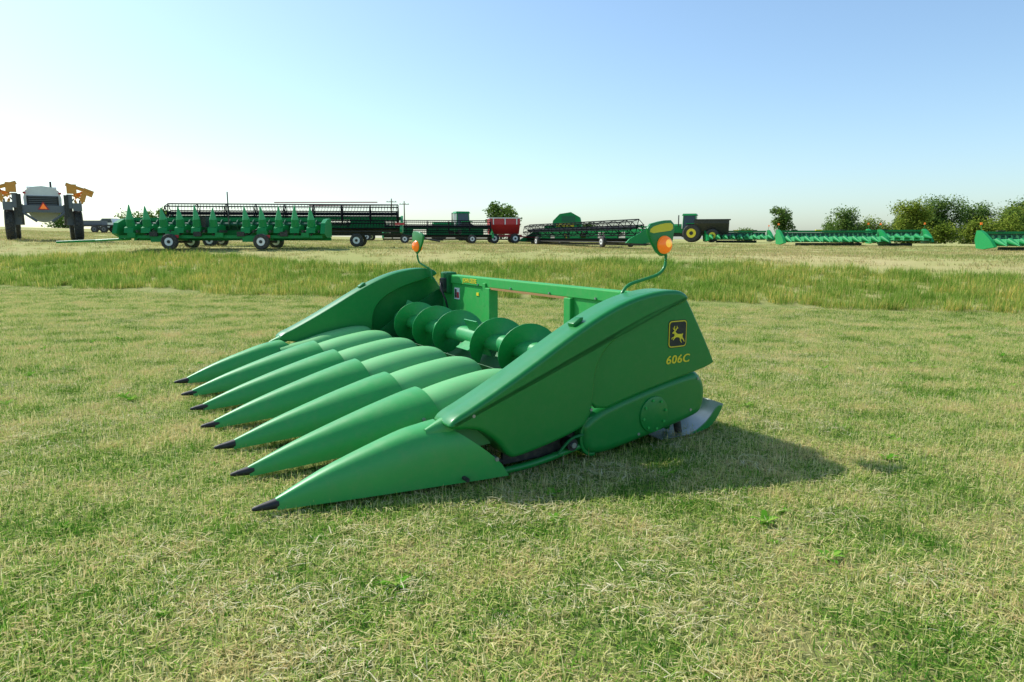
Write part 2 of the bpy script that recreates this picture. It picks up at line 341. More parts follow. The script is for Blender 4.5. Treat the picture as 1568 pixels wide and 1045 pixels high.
# --- end assemblies (mirror for far side)
band=[(1.22,.46),(1.26,.535),(1.42,.60),(1.82,.80),(2.41,1.125),(2.80,1.285),(3.12,1.345),(3.36,1.35),(3.47,1.31),(3.50,1.25),
      (3.30,1.195),(3.0,1.115),(2.80,1.035),(2.63,.93),(2.54,.82),(2.50,.69),(2.49,.5),(2.46,.385),(2.37,.29),(1.78,.165),(1.70,.20),(1.64,.30),(1.47,.44)]
panel=[(3.46,1.29),(3.50,1.265),(3.86,.70),(3.84,.675),(3.71,.64),(3.03,.52),(2.42,.375),(2.42,1.0),(2.8,1.2),(3.2,1.275)]
drum=[(2.44,.38),(3.0,.52),(3.62,.63),(3.74,.60),(3.83,.46),(3.80,.25),(3.68,.19),(2.80,.045),(2.62,.03),(2.48,.06),(2.43,.17)]
def side(far):
    pre='far_' if far else 'near_'
    def T(t): return 4.572-t if far else t
    moulded(pre+'end_shield',chaikin(band,3,()),T(-.30),T(-.03),M['green'],r=.035)
    moulded(pre+'end_shield_rear_panel',chaikin(panel,2,()),T(-.272),T(-.225),M['green'],r=.02)
    moulded(pre+'gear_cover',chaikin(drum,3,()),T(-.235),T(-.02),M['green'],r=.075,seg=9)
    flange=[(2.555+.135*math.cos(a),.20+.165*math.sin(a)) for a in np.linspace(R(80),R(280),20)]
    flange+=[(2.555+.110*math.cos(a),.20+.14*math.sin(a)) for a in np.linspace(R(280),R(80),20)]
    extr(pre+'gear_cover_flange',flange,T(-.215),T(-.10),M['green'],bev=.004,seg=2)
    disc=[(3.18+.155*math.cos(a),.30+.155*math.sin(a)) for a in np.linspace(0,6.283,49)[:-1]]
    extr(pre+'gearbox_cover_disc',disc,T(-.250),T(-.2),M['green'],bev=.006,seg=2)
    for k in range(8):
        a=k/8*6.283+.2; c=(3.18+.125*math.cos(a),.30+.125*math.sin(a))
        extr(pre+'cover_bolt_%d'%k,[(c[0]+.012*math.cos(q),c[1]+.012*math.sin(q)) for q in np.linspace(0,6.283,7)[:-1]],T(-.262),T(-.24),M['beam'])
    for k,(s_,z_,t_) in enumerate([(2.46,.45,-.306),(3.70,.55,-.238),(3.02,.15,-.24),(3.62,.28,-.24),(1.42,.54,-.304)]):
        extr(pre+'bolt_%d'%k,[(s_+.013*math.cos(q),z_+.013*math.sin(q)) for q in np.linspace(0,6.283,9)[:-1]],T(t_),T(-.2),M['steel'])
    rows=csp([(.12,0,.034,.034,.04,.11),(.46,-.005,.11,.10,.045,.26),(.93,-.02,.20,.18,.05,.415),(1.12,-.03,.245,.21,.055,.455),(1.25,-.04,.27,.22,.06,.475)],18)
    rings=[]
    for r in rows:
        bk=.45*(r[0]/1.25)**2
        ring_=arch(r[0],0,1,1,0,1,ex=.72,n=24,back=bk)
        rings.append([(p[0],T(r[1]+(p[1]*r[2] if p[1]<0 else p[1]*r[3])),r[4]+(r[5]-r[4])*p[2]) for p in ring_])
    last=rings[-1]; rings.append([(p[0]+.012,T(-.04)+(p[1]-T(-.04))*.93,p[2]*.97) for p in last])
    loft(pre+'end_snout',rings,M['snout'],solid=.004)
    for k,(s_,z_) in enumerate([(1.60,.20),(1.36,.09)]):
        extr(pre+'snout_bolt_%d'%k,[(s_+.016*math.cos(q),z_+.016*math.sin(q)) for q in np.linspace(0,6.283,9)[:-1]],T(-.318),T(-.25),M['steel'] if k==0 else M['dark'])
    fr=[(1.12,.03,.38,.45),(1.2,.05,.40,.49),(1.32,.08,.44,.545),(1.5,.09,.50,.625),(1.60,.06,.56,.66)]
    loft(pre+'hinge_fairing',[[(p[0],T(p[1]-.13),p[2]) for p in arch(r[0],0,r[1],r[1],r[2],r[3])] for r in csp(fr,10)],M['snout'])
    hd=[(1.20,.13,.22,.40),(1.5,.16,.24,.46),(1.75,.18,.26,.53),(2.05,.19,.27,.585),(2.25,.18,.27,.60),(2.4,.15,.27,.57),(2.48,.09,.27,.42)]
    loft(pre+'end_hood',[[(p[0],T(p[1]+.07),p[2]) for p in arch(r[0],0,r[1],r[1],r[2],r[3],ex=.8)] for r in csp(hd,20)],M['hood'])
    extr(pre+'shield_latch',[(2.36,1.09),(2.44,1.135),(2.45,1.165),(2.42,1.165),(2.35,1.12)],T(-.20),T(-.12),M['green'],bev=.006)
    tube(pre+'lower_rail',[(1.62,T(-.2),.055),(2.0,T(-.2),.07),(2.45,T(-.18),.13)],.028,M['green'],n=10)
    tube(pre+'lower_rail_b',[(1.6,T(-.12),.10),(2.0,T(-.12),.13),(2.5,T(-.1),.2)],.02,M['dark'],n=10)
    box(pre+'chassis_plate',1.75,2.5,T(-.14),T(-.11),.08,.3,M['dark'])
    tube(pre+'hub',[(2.33,T(-.24),.17),(2.33,T(-.05),.17)],.05,M['black'])
    tube(pre+'hub_nut',[(2.33,T(-.262),.17),(2.33,T(-.2),.17)],.022,M['steel'])
    tube(pre+'latch_rod',[(2.18,T(-.25),.12),(2.30,T(-.25),.22),(2.42,T(-.25),.24)],.012,M['greenin'],n=8)
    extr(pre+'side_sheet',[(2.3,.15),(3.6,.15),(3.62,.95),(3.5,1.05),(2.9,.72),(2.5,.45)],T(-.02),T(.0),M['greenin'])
side(False); side(True)
def flat(name,P,t,th,mat): return extr(name,P,t,t+th,mat)
def rrect(cx,cz,w,h,r,n=6):
    P=[]
    for k,(sx_,sz) in enumerate([(1,1),(-1,1),(-1,-1),(1,-1)]):
        for j in range(n+1):
            a=math.pi/2*(k+j/n); P.append((cx+sx_*(w/2-r)+r*math.cos(a),cz+sz*(h/2-r)+r*math.sin(a)))
    return P
flat('logo_edge',rrect(3.39,.975,.215,.235,.032),-.2745,.004,M['black'])
flat('logo_border',rrect(3.39,.975,.203,.223,.03),-.277,.004,M['yellow'])
flat('logo_field',rrect(3.39,.975,.185,.205,.024),-.280,.004,M['black'])
deer=[(.10,.60),(.13,.56),(.20,.56),(.25,.53),(.27,.46),(.22,.40),(.10,.37),(.06,.30),(.08,.27),(.13,.33),(.24,.36),(.16,.25),(.19,.22),(.29,.32),(.36,.36),(.48,.36),(.60,.33),(.66,.27),(.66,.18),(.76,.06),(.79,.08),(.72,.19),(.74,.28),(.86,.22),(.95,.10),(.98,.12),(.91,.25),(.83,.33),(.82,.42),(.86,.50),(.84,.54),(.79,.51),(.68,.51),(.52,.52),(.40,.56),(.34,.62),(.31,.68),(.24,.69),(.18,.65)]
ant=[(.25,.67),(.22,.74),(.15,.78),(.14,.86),(.17,.86),(.18,.80),(.23,.78),(.22,.88),(.25,.94),(.28,.93),(.26,.87),(.28,.76),(.33,.74),(.36,.80),(.42,.84),(.40,.92),(.43,.93),(.46,.83),(.50,.84),(.50,.80),(.41,.78),(.38,.71),(.31,.69)]
for nm,P in (('logo_deer',deer),('logo_antlers',ant)):
    flat(nm,[(3.39+(p[0]-.52)*.165,.975+(p[1]-.52)*.17) for p in P],-.283 if nm=='logo_deer' else -.2833,.003,M['yellow'])
def text(name,body,size,loc,rot,mat,shear=0,bold=0,sx_=1):
    cu=bpy.data.curves.new(name,'FONT'); cu.body=body; cu.size=size; cu.extrude=.0008; cu.shear=shear; cu.align_x='CENTER'; cu.align_y='CENTER'; cu.offset=bold; cu.space_character=1.08
    tmp=bpy.data.objects.new(name+'_c',cu); scene.collection.objects.link(tmp)
    bpy.context.view_layer.update()
    me=bpy.data.meshes.new_from_object(tmp.evaluated_get(bpy.context.evaluated_depsgraph_get())); bpy.data.objects.remove(tmp)
    me.materials.clear(); me.materials.append(mat)
    o=addobj(name,me,HD); o.location=loc; o.rotation_euler=rot; o.scale=(sx_,1,1)
for k,dx in enumerate((0,.004)):
    text('model_number_decal'+('_bold' if k else ''),'606C',.098,(3.40+dx,-.2752-.0004*k,.755),(R(90),0,0),M['yellow'],shear=.12,bold=.0008,sx_=1.2)
# --- back frame
SB=3.55
box('top_beam',SB-.0,SB+.13,-.02,4.59,1.145,1.265,M['beam'],bev=.012)
box('top_beam_lip',SB-.012,SB+.02,1.5,3.18,1.125,1.148,M['rust'],bev=0)
box('back_sheet_far',SB+.02,SB+.06,3.2,4.59,.15,1.15,M['beam'])
box('back_sheet_near',SB+.02,SB+.06,-.02,1.48,.15,1.15,M['beam'])
box('back_sill',SB+.02,SB+.12,1.44,3.24,.15,.62,M['beam'])
box('opening_post_far',SB-.03,SB+.1,3.14,3.26,.4,1.145,M['beam'],bev=.01)
box('opening_post_near',SB-.03,SB+.1,1.42,1.54,.4,1.145,M['beam'],bev=.01)
box('beam_gusset_far',SB-.025,SB+.02,3.26,3.33,.9,1.2,M['beam'])
box('beam_bracket_near',SB-.03,SB,.55,.64,.85,1.27,M['beam'])
box('beam_end_block',SB-.06,SB+.1,4.28,4.5,1.0,1.3,M['greenin'],bev=.02)
box('beam_latch',SB-.12,SB-.02,4.30,4.42,1.02,1.22,M['dark'],bev=.02)
tube('beam_hose',[(SB-.08,4.4,1.2),(SB-.15,4.3,1.1),(SB-.12,4.2,.9),(SB-.05,4.25,.7)],.014,M['black'],n=8)
box('frame_lower_tube',SB-.1,SB+.12,-.02,4.59,.12,.30,M['green'],bev=.02)
box('rear_lower_beam',2.6,3.0,.0,4.57,.1,.26,M['greenin'])
rr=(R(90),0,R(-90))
text('beam_name_decal','JOHN DEERE',.085,(SB-.004,3.72,1.205),rr,M['yellow'],bold=.001,sx_=.75)
box('warning_sticker',SB+.012,SB+.02,4.05,4.2,.93,1.09,M['white'],bev=0)
box('warning_sticker_red',SB+.009,SB+.012,4.065,4.12,.95,1.03,M['red'],bev=0)
box('warning_sticker_black',SB+.009,SB+.012,4.13,4.185,.95,1.07,M['dark'],bev=0)
box('yellow_sticker',SB+.012,SB+.02,3.5,3.56,1.02,1.06,M['yellow'],bev=0)
for k in range(6):
    tube('beam_bolt_%d'%k,[(SB-.018,.2+k*.82,1.17),(SB+.01,.2+k*.82,1.17)],.012,M['steel'],n=6)
# --- auger and trough
SA,ZA=2.90,.66
tr=[[(SA+.32*math.cos(a),t,ZA+.33*math.sin(a)) for a in np.linspace(R(218),R(350),18)]+[(SB+.02,t,.68)] for t in (.0,4.572)]
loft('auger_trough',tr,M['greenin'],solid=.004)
tube('auger_tube',[(SA,0,ZA),(SA,4.57,ZA)],.10,M['auger'],n=28)
def flight(name,t0,t1,hand,ph,pitch=.60):
    n=int(abs(t1-t0)/pitch*40); V=[];F=[]
    for i in range(n+1):
        f=i/n; a=ph+hand*f*abs(t1-t0)/pitch*6.28318; t=t0+(t1-t0)*f
        c,s=math.cos(a),math.sin(a)
        for r_ in (.095,.18,.275): V.append((SA+r_*c,t,ZA+r_*s))
    for i in range(n):
        for k in range(2): F.append((3*i+k,3*i+k+1,3*i+3+k+1,3*i+3+k))
    o=mk(name,V,F,M['auger']); md=o.modifiers.new('so','SOLIDIFY'); md.thickness=.007; o.modifiers.move(len(o.modifiers)-1,0)
flight('auger_flight_near',.02,2.12,1,1.2); flight('auger_flight_far',4.55,2.5,-1,1.2)
for k in range(4):
    a=k*math.pi/2+.5; c,s=math.cos(a),math.sin(a)
    V=[(SA+r_*c-dw*s,t,ZA+r_*s+dw*c) for r_ in (.09,.235) for dw in (-.006,.006) for t in (2.12+.03*k,2.42+.02*k)]
    F=[(0,1,3,2),(4,5,7,6),(0,1,5,4),(2,3,7,6),(0,2,6,4),(1,3,7,5)]
    mk('auger_paddle_%d'%k,V,F,M['auger'],smooth=False)
# --- warning lamps
def lamp(pre,path,origin,rot):
    tube(pre+'lamp_arm',path,.014,M['green'],n=12)
    e=bpy.data.objects.new(pre+'warning_lamp',None); scene.collection.objects.link(e); e.parent=HD; e.location=origin; e.rotation_euler=(0,0,rot)
    P=chaikin([(-.20,.17),(-.02,.21),(.11,.215),(.125,.09),(.06,-.09),(-.05,-.10),(-.17,.06)],1)
    extr(pre+'lamp_bracket',P,-.015,.015,M['green'],bev=.005,parent=e)
    extr(pre+'lamp_reflector',chaikin([(-.17,.095),(-.16,.15),(-.02,.185),(.095,.19),(.10,.125),(.0,.115)],1),-.019,-.0155,M['yellow'],parent=e)
    rings=[[(r_*math.cos(a),y,r_*math.sin(a)-.0) for a in np.linspace(0,6.283,25)[:-1]] for r_,y in [(.078,-.012),(.078,-.03),(.072,-.045),(.055,-.056),(.03,-.062),(.004,-.064)]]
    loft(pre+'lamp_lens',rings,M['amber'],closed=True,cap0=True,cap1=True,parent=e)
    rings=[[(r_*math.cos(a)+.012,y,r_*math.sin(a)+.012) for a in np.linspace(0,6.283,25)[:-1]] for r_,y in [(.035,-.05),(.035,-.062),(.02,-.069),(.004,-.070)]]
    loft(pre+'lamp_core',rings,M['amber2'],closed=True,cap0=True,cap1=True,parent=e)
    rings=[[(r_*math.cos(a),y,r_*math.sin(a)) for a in np.linspace(0,6.283,25)[:-1]] for r_,y in [(.078,.012),(.078,.03),(.055,.056),(.004,.064)]]
    loft(pre+'lamp_lens_back',rings,M['amber'],closed=True,cap0=True,cap1=True,parent=e)
lamp('near_',[(3.02,.02,1.24),(3.03,.03,1.31),(3.12,.04,1.38),(3.30,.05,1.42),(3.46,.05,1.46),(3.535,.05,1.53),(3.54,.05,1.63)],(3.50,.05,1.715),0)
lamp('far_',[(3.36,4.5,1.2),(3.34,4.52,1.33),(3.30,4.6,1.38),(3.26,4.7,1.43),(3.24,4.72,1.52),(3.24,4.72,1.6)],(3.24,4.72,1.66),R(95))
# --- rear skid shoe
prof=[(3.35,.03),(3.6,.02),(3.82,.025),(3.98,.06),(4.10,.14),(4.17,.25)]
def shoe(t0,pre):
    rows=csp([(a,0,b_) for a,b_ in prof],18)
    rings=[]
    for j in range(9):
        f=j/8; rings.append([(r[0]-.05*abs(f-.5)*2*(r[0]-3.35),t0+.44*f,r[2]) for r in rows])
    loft(pre+'skid_shoe',rings,M['steel'],solid=.008)
    Q=chaikin([(3.7,.028),(3.9,.045),(4.0,.09),(4.12,.24),(4.04,.25),(3.93,.13),(3.8,.06)],1)
    extr(pre+'skid_shoe_side',Q,t0-.012,t0,M['green']); extr(pre+'skid_shoe_side_b',chaikin([(3.35,.025),(3.8,.03),(4.0,.09),(4.12,.24),(4.0,.27),(3.86,.16),(3.6,.08)],1),t0+.44,t0+.452,M['green'])
    tube(pre+'skid_arm',[(3.5,t0+.2,.2),(3.62,t0+.2,.06)],.03,M['green'])
    tube(pre+'skid_stand_leg',[(3.66,t0+.1,.03),(3.60,t0+.1,.3)],.035,M['dark'])
shoe(-.16,'near_'); shoe(4.2,'far_')

# ------------------------------------------------------------ generic far-machine builder
class MB:
    def __init__(s): s.V=[];s.F=[];s.I=[];s.m=[]
    def mi(s,m):
        if m not in s.m: s.m.append(m)
        return s.m.index(m)
    def add(s,V,F,m):
        o=len(s.V); s.V+=[tuple(v) for v in V]; i=s.mi(m)
        for f in F: s.F.append(tuple(o+k for k in f)); s.I.append(i)
    def box(s,c,d,m,rz=0,rx=0,ry=0,taper=1):
        mt=Euler((rx,ry,rz)).to_matrix()
        V=[]
        for x in (-.5,.5):
            for y in (-.5,.5):
                for z in (-.5,.5):
                    k=taper if z>0 else 1
                    V.append(Vector(c)+mt@Vector((x*d[0]*k,y*d[1]*k,z*d[2])))
        s.add(V,[(0,1,3,2),(4,6,7,5),(0,4,5,1),(2,3,7,6),(0,2,6,4),(1,5,7,3)],m)
    def cyl(s,p0,p1,r0,m,r1=None,n=10):
        r1=r0 if r1 is None else r1
        p0,p1=Vector(p0),Vector(p1); d=(p1-p0).normalized(); a=d.cross(Vector((0,0,1)))
        if a.length<.05:a=d.cross(Vector((0,1,0)))
        a.normalize(); b_=d.cross(a)
        V=[p0+(a*math.cos(k/n*6.28318)+b_*math.sin(k/n*6.28318))*r0 for k in range(n)]+[p1+(a*math.cos(k/n*6.28318)+b_*math.sin(k/n*6.28318))*r1 for k in range(n)]
        s.add(V,[(k,(k+1)%n,n+(k+1)%n,n+k) for k in range(n)]+[tuple(range(n)),tuple(range(n,2*n))],m)
    def ext(s,P,x0,x1,m,ax=0):
        n=len(P)
        f=(lambda x,p:(x,p[0],p[1])) if ax==0 else (lambda x,p:(p[0],x,p[1]))
        s.add([f(x0,p) for p in P]+[f(x1,p) for p in P],[tuple(range(n)),tuple(range(n,2*n))]+[(k,(k+1)%n,n+(k+1)%n,n+k) for k in range(n)],m)
    def wheel(s,c,ax,Rr,w,hub,lug=True):
        c=Vector(c); a=Vector(ax).normalized()
        s.cyl(c-a*w*.5,c-a*w*.35,Rr*.88,M['tire'],Rr,n=24); s.cyl(c-a*w*.35,c+a*w*.35,Rr,M['tire'],n=24); s.cyl(c+a*w*.35,c+a*w*.5,Rr,M['tire'],Rr*.88,n=24)
        s.cyl(c-a*w*.52,c+a*w*.52,Rr*.52,hub,n=20); s.cyl(c-a*w*.56,c+a*w*.56,Rr*.22,M['dark'],n=10)
        if lug:
            u=a.cross(Vector((0,0,1))).normalized(); v=a.cross(u)
            for k in range(22):
                q=k/22*6.283; d=u*math.cos(q)+v*math.sin(q)
                s.cyl(c+d*Rr*1.0-a*w*.42,c+d*Rr*1.02+a*w*.0,Rr*.03,M['tire'],n=4)
                q+=.14; d=u*math.cos(q)+v*math.sin(q); s.cyl(c+d*Rr*1.02,c+d*Rr*1.0+a*w*.42,Rr*.03,M['tire'],n=4)
    def done(s,name,x,y,rz,dz=0):
        me=bpy.data.meshes.new(name); me.from_pydata(s.V,[],s.F)
        for m in s.m: me.materials.append(m)
        me.polygons.foreach_set('material_index',s.I)
        bm=bmesh.new(); bm.from_mesh(me); bmesh.ops.recalc_face_normals(bm,faces=bm.faces); bm.to_mesh(me); bm.free()
        o=addobj(name,me); o.location=(x,y,hz(x,y)+dz); o.rotation_euler=(0,0,rz); return o
def slope_rz(x0,y0,x1,y1): return math.atan2(y1-y0,x1-x0)

def reel(mb,x0,x1,y,z,Rr,col,batcol,tines=True):
    mb.cyl((x0,y,z),(x1,y,z),.09,batcol,n=8)
    nb=6; segs=max(2,int((x1-x0)/1.5))
    for k in range(nb):
        a=k/nb*6.283+.3; by,bz=y+Rr*math.cos(a),z+Rr*math.sin(a)
        mb.cyl((x0,by,bz),(x1,by,bz),.035,batcol,n=5)
        if tines:
            n=int((x1-x0)/.16)
            for j in range(n):
                x=x0+(j+.5)*(x1-x0)/n; mb.cyl((x,by,bz),(x,by-.06,bz-.26),.013,col,n=3)
        for j in range(segs+1):
            x=x0+(x1-x0)*j/segs; mb.cyl((x,y,z),(x,by,bz),.025,col,n=4)
            a2=(k+1)/nb*6.283+.3; mb.cyl((x,by,bz),(x,y+Rr*math.cos(a2),z+Rr*math.sin(a2)),.022,col,n=4)
def draper(name,x,y,rz,Lh,z0=.35,cart=True,Rr=.55,redbits=False,reelz=1.0):
    g_=M['bggreen']; rm=M['reel']; mb=MB(); h=Lh/2
    mb.box((0,.95,z0+.85),(Lh,.16,.18),g_); mb.box((0,.95,z0+.25),(Lh,.16,.2),g_)
    for j in range(int(Lh/1.2)+1):
        mb.box((-h+j*1.2,.95,z0+.5),(.08,.08,.6),g_)
    for j in range(int(Lh/3)): mb.box((-h+1.5+j*3,.9,z0+.55),(1.9,.04,.42),g_)
    mb.box((0,.35,z0+.2),(Lh,1.25,.05),M['reel'],rx=-.12)
    mb.cyl((-h,-.3,z0+.1),(h,-.3,z0+.1),.04,M['dark'])
    P=[(-1.0,z0+.05),(-.75,z0+.3),(-.1,z0+.62),(.5,z0+.95),(1.05,z0+1.0),(1.1,z0+.1),(.2,z0)]
    mb.ext(P,-h-.12,-h,g_); mb.ext(P,h,h+.12,g_)
    reel(mb,-h+.1,h-.1,-.15,z0+reelz,Rr,M['reel'],rm)
    for x_ in (-h+.2,0,h-.2):
        mb.cyl((x_,.95,z0+reelz),(x_,-.15,z0+reelz+.05),.06,g_,n=6); mb.cyl((x_,.95,z0+.6),(x_,.2,z0+reelz),.035,M['dark'],n=6)
    if redbits:
        mb.cyl((-h*.1,.2,z0+reelz+.62),(h*.8,.2,z0+reelz+.66),.03,M['red'],n=5); mb.cyl((h*.2,.1,z0+reelz+.45),(h*.95,.1,z0+reelz+.5),.025,M['red'],n=5)
        mb.box((h*1.0,-.9,z0+.5),(.5,.1,.12),M['red'])
    if cart:
        mb.box((0,.3,z0-.05),(Lh*1.02,.16,.14),M['dark'])
        for x_ in (-h*.62,h*.62):
            mb.cyl((x_,-.6,.32),(x_,1.3,.32),.05,M['dark'])
            for yy in (-.7,1.4): mb.wheel((x_,yy,.36),(0,1,0),.36,.24,M['white'],lug=False)
        mb.cyl((h,.3,z0-.05),(h+2.2,.3,.3),.05,M['dark'])
    return mb.done(name,x,y,rz)
def hoodshape(mb,xx,y0,y1,z0,z1,w,m):
    P=[(y0,z0),(y0+.05*(y1-y0),z0+.6*(z1-z0)),(y0+.35*(y1-y0),z1),(y1,z1*.98),(y1,z0)]
    for k,(a,b_) in enumerate([(-w/2,-w/4),(-w/4,w/4),(w/4,w/2)]):
        s=1 if k==1 else .93
        mb.ext([(p[0],z0+(p[1]-z0)*s) for p in P],xx+a,xx+b_,m)
def raisedcorn(name,x,y,rz,rows):
    """header on its transport cart, snouts folded up"""
    mb=MB(); g_=M['bggreen']; Lh=rows*.762; h=Lh/2
    for i in range(rows):
        if i in (6,): continue
        xx=-h+(i+.5)*.762; top=2.02+random.uniform(-.08,.10); ln=random.uniform(-.05,.05)
        mb.cyl((xx,-.75,1.05),(xx,-.82,1.42),.20,g_,.17,n=14); mb.cyl((xx,-.82,1.42),(xx+ln,-.92,top),.165,M['hoodfar'],.02,n=14)
        hoodshape(mb,xx,-1.05,.3,.78,1.20,.42,g_)
        mb.box((xx+.38,-.6,.86),(.08,.9,.12),M['dark'])
        mb.cyl((xx,-.95,.7),(xx,-.2,.9),.05,M['dark'],n=6)
    for sg in (-1,1):
        mb.ext([(-1.2,.75),(-.95,1.25),(-.3,1.45),(.6,1.5),(.8,1.1),(.7,.6),(-.5,.55)],sg*(h+.1),sg*(h+.3),g_)
    mb.box((0,.75,1.45),(Lh+.3,.2,.18),g_); mb.box((0,.7,.8),(Lh+.3,.3,.25),g_); mb.box((0,.72,1.15),(Lh,.05,.5),M['augerfar'])
    mb.cyl((-h,.4,1.2),(h,.4,1.2),.1,M['augerfar'])
    for i in range(rows*2): mb.cyl((-h+i*.381,.4,1.2),(-h+i*.381+.04,.4,1.2),.24,M['augerfar'],n=12)
    mb.box((0,-.85,.60),(Lh*1.03,.14,.14),g_); mb.box((0,.9,.5),(Lh*1.05,.16,.16),g_)
    for x_ in (-h*.5,h*.42):
        mb.cyl((x_,-1.15,.36),(x_,1.4,.36),.06,M['dark'])
        mb.box((x_,.1,.5),(.16,2.2,.14),g_); mb.box((x_-.5,-.9,.5),(.9,.16,.28),g_); mb.box((x_,-1.0,.72),(.5,.1,.3),g_)
        for yy in (-1.2,1.5): mb.wheel((x_,yy,.37),(0,1,0),.37,.26,M['white'],lug=False)
        mb.box((x_+.3,-1.1,.62),(.16,.06,.14),M['red'])
    for k in range(4): mb.cyl((-h+.6+k*2.4,-.7,.45),(-h+1.5+k*2.4,-.9,1.0),.03,M['black'],n=5)
    for k in range(9): mb.box((-h+.5+k*1.0,-1.0,.68+.05*(k%2)),(.35,.12,.22),M['dark'] if k%2 else g_)
    mb.box((-1.0,-.5,1.3),(.5,.5,.5),M['dark']); mb.cyl((.15,-.2,1.2),(.15,-.2,2.75),.03,M['dark'],n=5)
    mb.cyl((-h,.0,.5),(-h-3.4,-.1,.35),.06,g_); mb.cyl((-h,-.8,.5),(-h-1.6,-.1,.42),.05,g_)
    return mb.done(name,x,y,rz)
def cornlow(name,x,y,rz,rows,z0,tilt):
    mb=MB(); g_=M['bggreen']; Lh=rows*.762; h=Lh/2; c,s=math.cos(tilt),math.sin(tilt)
    for i in range(rows+1):
        xx=-h+i*.762
        P=lambda yy,zz:(xx,-yy*c,z0+.42+yy*s+zz)
        hoodshape(mb,xx,-.9,.2,z0+.2,z0+.62,.46,M['hoodfar'])
        mb.cyl(P(.75,.0),P(1.9,-.40),.22,g_,.03,n=12); mb.cyl(P(1.9,-.40),P(1.97,-.42),.035,M['black'],.01,n=8)
    mb.box((0,.85,z0+1.05),(Lh+.3,.18,.16),g_); mb.box((0,.9,z0+.55),(Lh+.2,.05,.8),M['augerfar'])
    mb.cyl((-h,.5,z0+.62),(h,.5,z0+.62),.11,M['augerfar'],n=10)
    for i in range(rows*2): mb.cyl((-h+i*.381,.5,z0+.62),(-h+i*.381+.04,.5,z0+.62),.25,M['augerfar'],n=12)
    for sg in (-1,1):
        Q=[(-1.3,z0+.1),(-.8,z0+.55),(0,z0+1.0),(.5,z0+1.2),(.9,z0+1.2),(1.05,z0+.6),(.8,z0),(0,z0-.05)]
        mb.ext(Q,sg*(h+.25),sg*(h+.45),g_)
        mb.cyl((sg*(h+.3),.6,z0+1.2),(sg*(h+.35),.6,z0+1.6),.02,g_,n=5); mb.box((sg*(h+.35),.6,z0+1.65),(.12,.05,.16),M['amber'])
    for k in range(int(Lh/2)): mb.box((-h+1+k*2,.75,z0+1.16),(.5,.2,.08),M['yellow' if k%2 else 'dark'])
    mb.box((0,.6,.12),(Lh*.7,.3,.24),M['dark'])
    return mb.done(name,x,y,rz)
raisedcorn('corn_header.001',-13.9,33.8,slope_rz(-18,33.6,-9,34.3),12)
draper('draper_header',-12.4,38,slope_rz(-19,37.5,-6,39),12.4,z0=.75,Rr=.52,redbits=True,reelz=1.05)
draper('draper_header.001',-6.2,58,slope_rz(-10,57.3,0,59),9.0,z0=.4,Rr=.5)
draper('draper_header.002',4.7,51.5,slope_rz(1.2,62,8.1,42.5),19.0,z0=.25,Rr=.5)
draper('draper_header.003',-16.5,66,slope_rz(-22,66,-11,66),9.0,z0=.6)
def tractor(name,x,y,rz):
    mb=MB(); g_=M['bggreen']
    mb.ext([(-.45,1.0),(.45,1.0),(.45,1.75),(.3,1.95),(-.3,1.95),(-.45,1.75)],.3,2.5,g_,ax=0)
    mb.box((2.52,0,1.4),(.06,.7,.7),M['black'])
    mb.box((-.5,0,1.2),(1.7,1.3,.5),g_)
    mb.box((-.6,0,2.15),(1.45,1.5,1.4),M['glass'],taper=.9); mb.box((-.6,0,2.95),(1.6,1.6,.2),g_,taper=.85)
    for sx_ in (-1.28,.08):
        for sy in (-.72,.72): mb.cyl((sx_,sy,1.45),(sx_*.93-.05,sy*.92,2.88),.05,g_,n=5)
    mb.cyl((.55,.55,1.7),(.55,.55,2.9),.06,M['black'])
    mb.box((1.2,0,.8),(2.4,.5,.4),M['dark'])
    for sy in (-1,1):
        mb.wheel((-.9,sy*1.0,.95),(0,1,0),.95,.55,M['yellow']); mb.wheel((1.9,sy*.9,.65),(0,1,0),.65,.4,M['yellow'])
        mb.box((-.9,sy*.95,1.98),(1.2,.6,.08),g_)
    return mb.done(name,x,y,rz)
tractor('tractor',-6.0,74,R(200)); tractor('tractor.001',18.9,76,R(160))
mb=MB(); P=[(-.55,.9),(.55,.9),(1.15,2.0),(1.15,2.35),(-1.15,2.35),(-1.15,2.0)]
mb.ext(P,-1.7,1.9,M['dark']); mb.box((0,0,2.4),(3.7,2.4,.1),M['black']); mb.box((0,0,.8),(4,.5,.2),M['grey'])
for sy in (-1,1): mb.wheel((0,sy*1.1,.7),(0,1,0),.7,.5,M['yellow'])
for k in range(5): mb.box((-1.5+k*.75,-1.1,1.9),(.06,.2,.8),M['grey'])
mb.cyl((1.9,0,.8),(3.2,0,.6),.08,M['grey']); mb.done('fertilizer_spreader',21.7,75,R(165))
mb=MB(); P=[(-.4,.8),(.4,.8),(1.15,1.6),(1.15,2.1),(-1.15,2.1),(-1.15,1.6)]
mb.ext(P,-1.3,1.3,M['red']); mb.box((0,0,2.14),(2.7,2.4,.08),M['white']); mb.box((0,0,.65),(3.2,.4,.2),M['red'])
for sx_ in(-.9,.9):
    for sy in (-.9,.9): mb.wheel((sx_,sy,.42),(0,1,0),.42,.3,M['white'],lug=False)
for sx_ in (-1,0,1): mb.box((sx_,-1.17,1.85),(.08,.06,.5),M['white'])
mb.cyl((1.3,0,.6),(2.8,0,.5),.06,M['red']); mb.done('grain_wagon',-.75,60,R(8))
mb=MB(); P=[(-1.3,.7),(-1.1,2.0),(-.5,2.6),(.5,2.75),(1.3,2.3),(1.5,1.4),(1.2,.6)]
mb.ext(P,-.95,.95,M['bggreen'],ax=1); mb.box((-1.5,0,1.3),(.8,1.4,.5),M['bggreen']); mb.box((0,-.98,1.6),(1.6,.05,.25),M['yellow'])
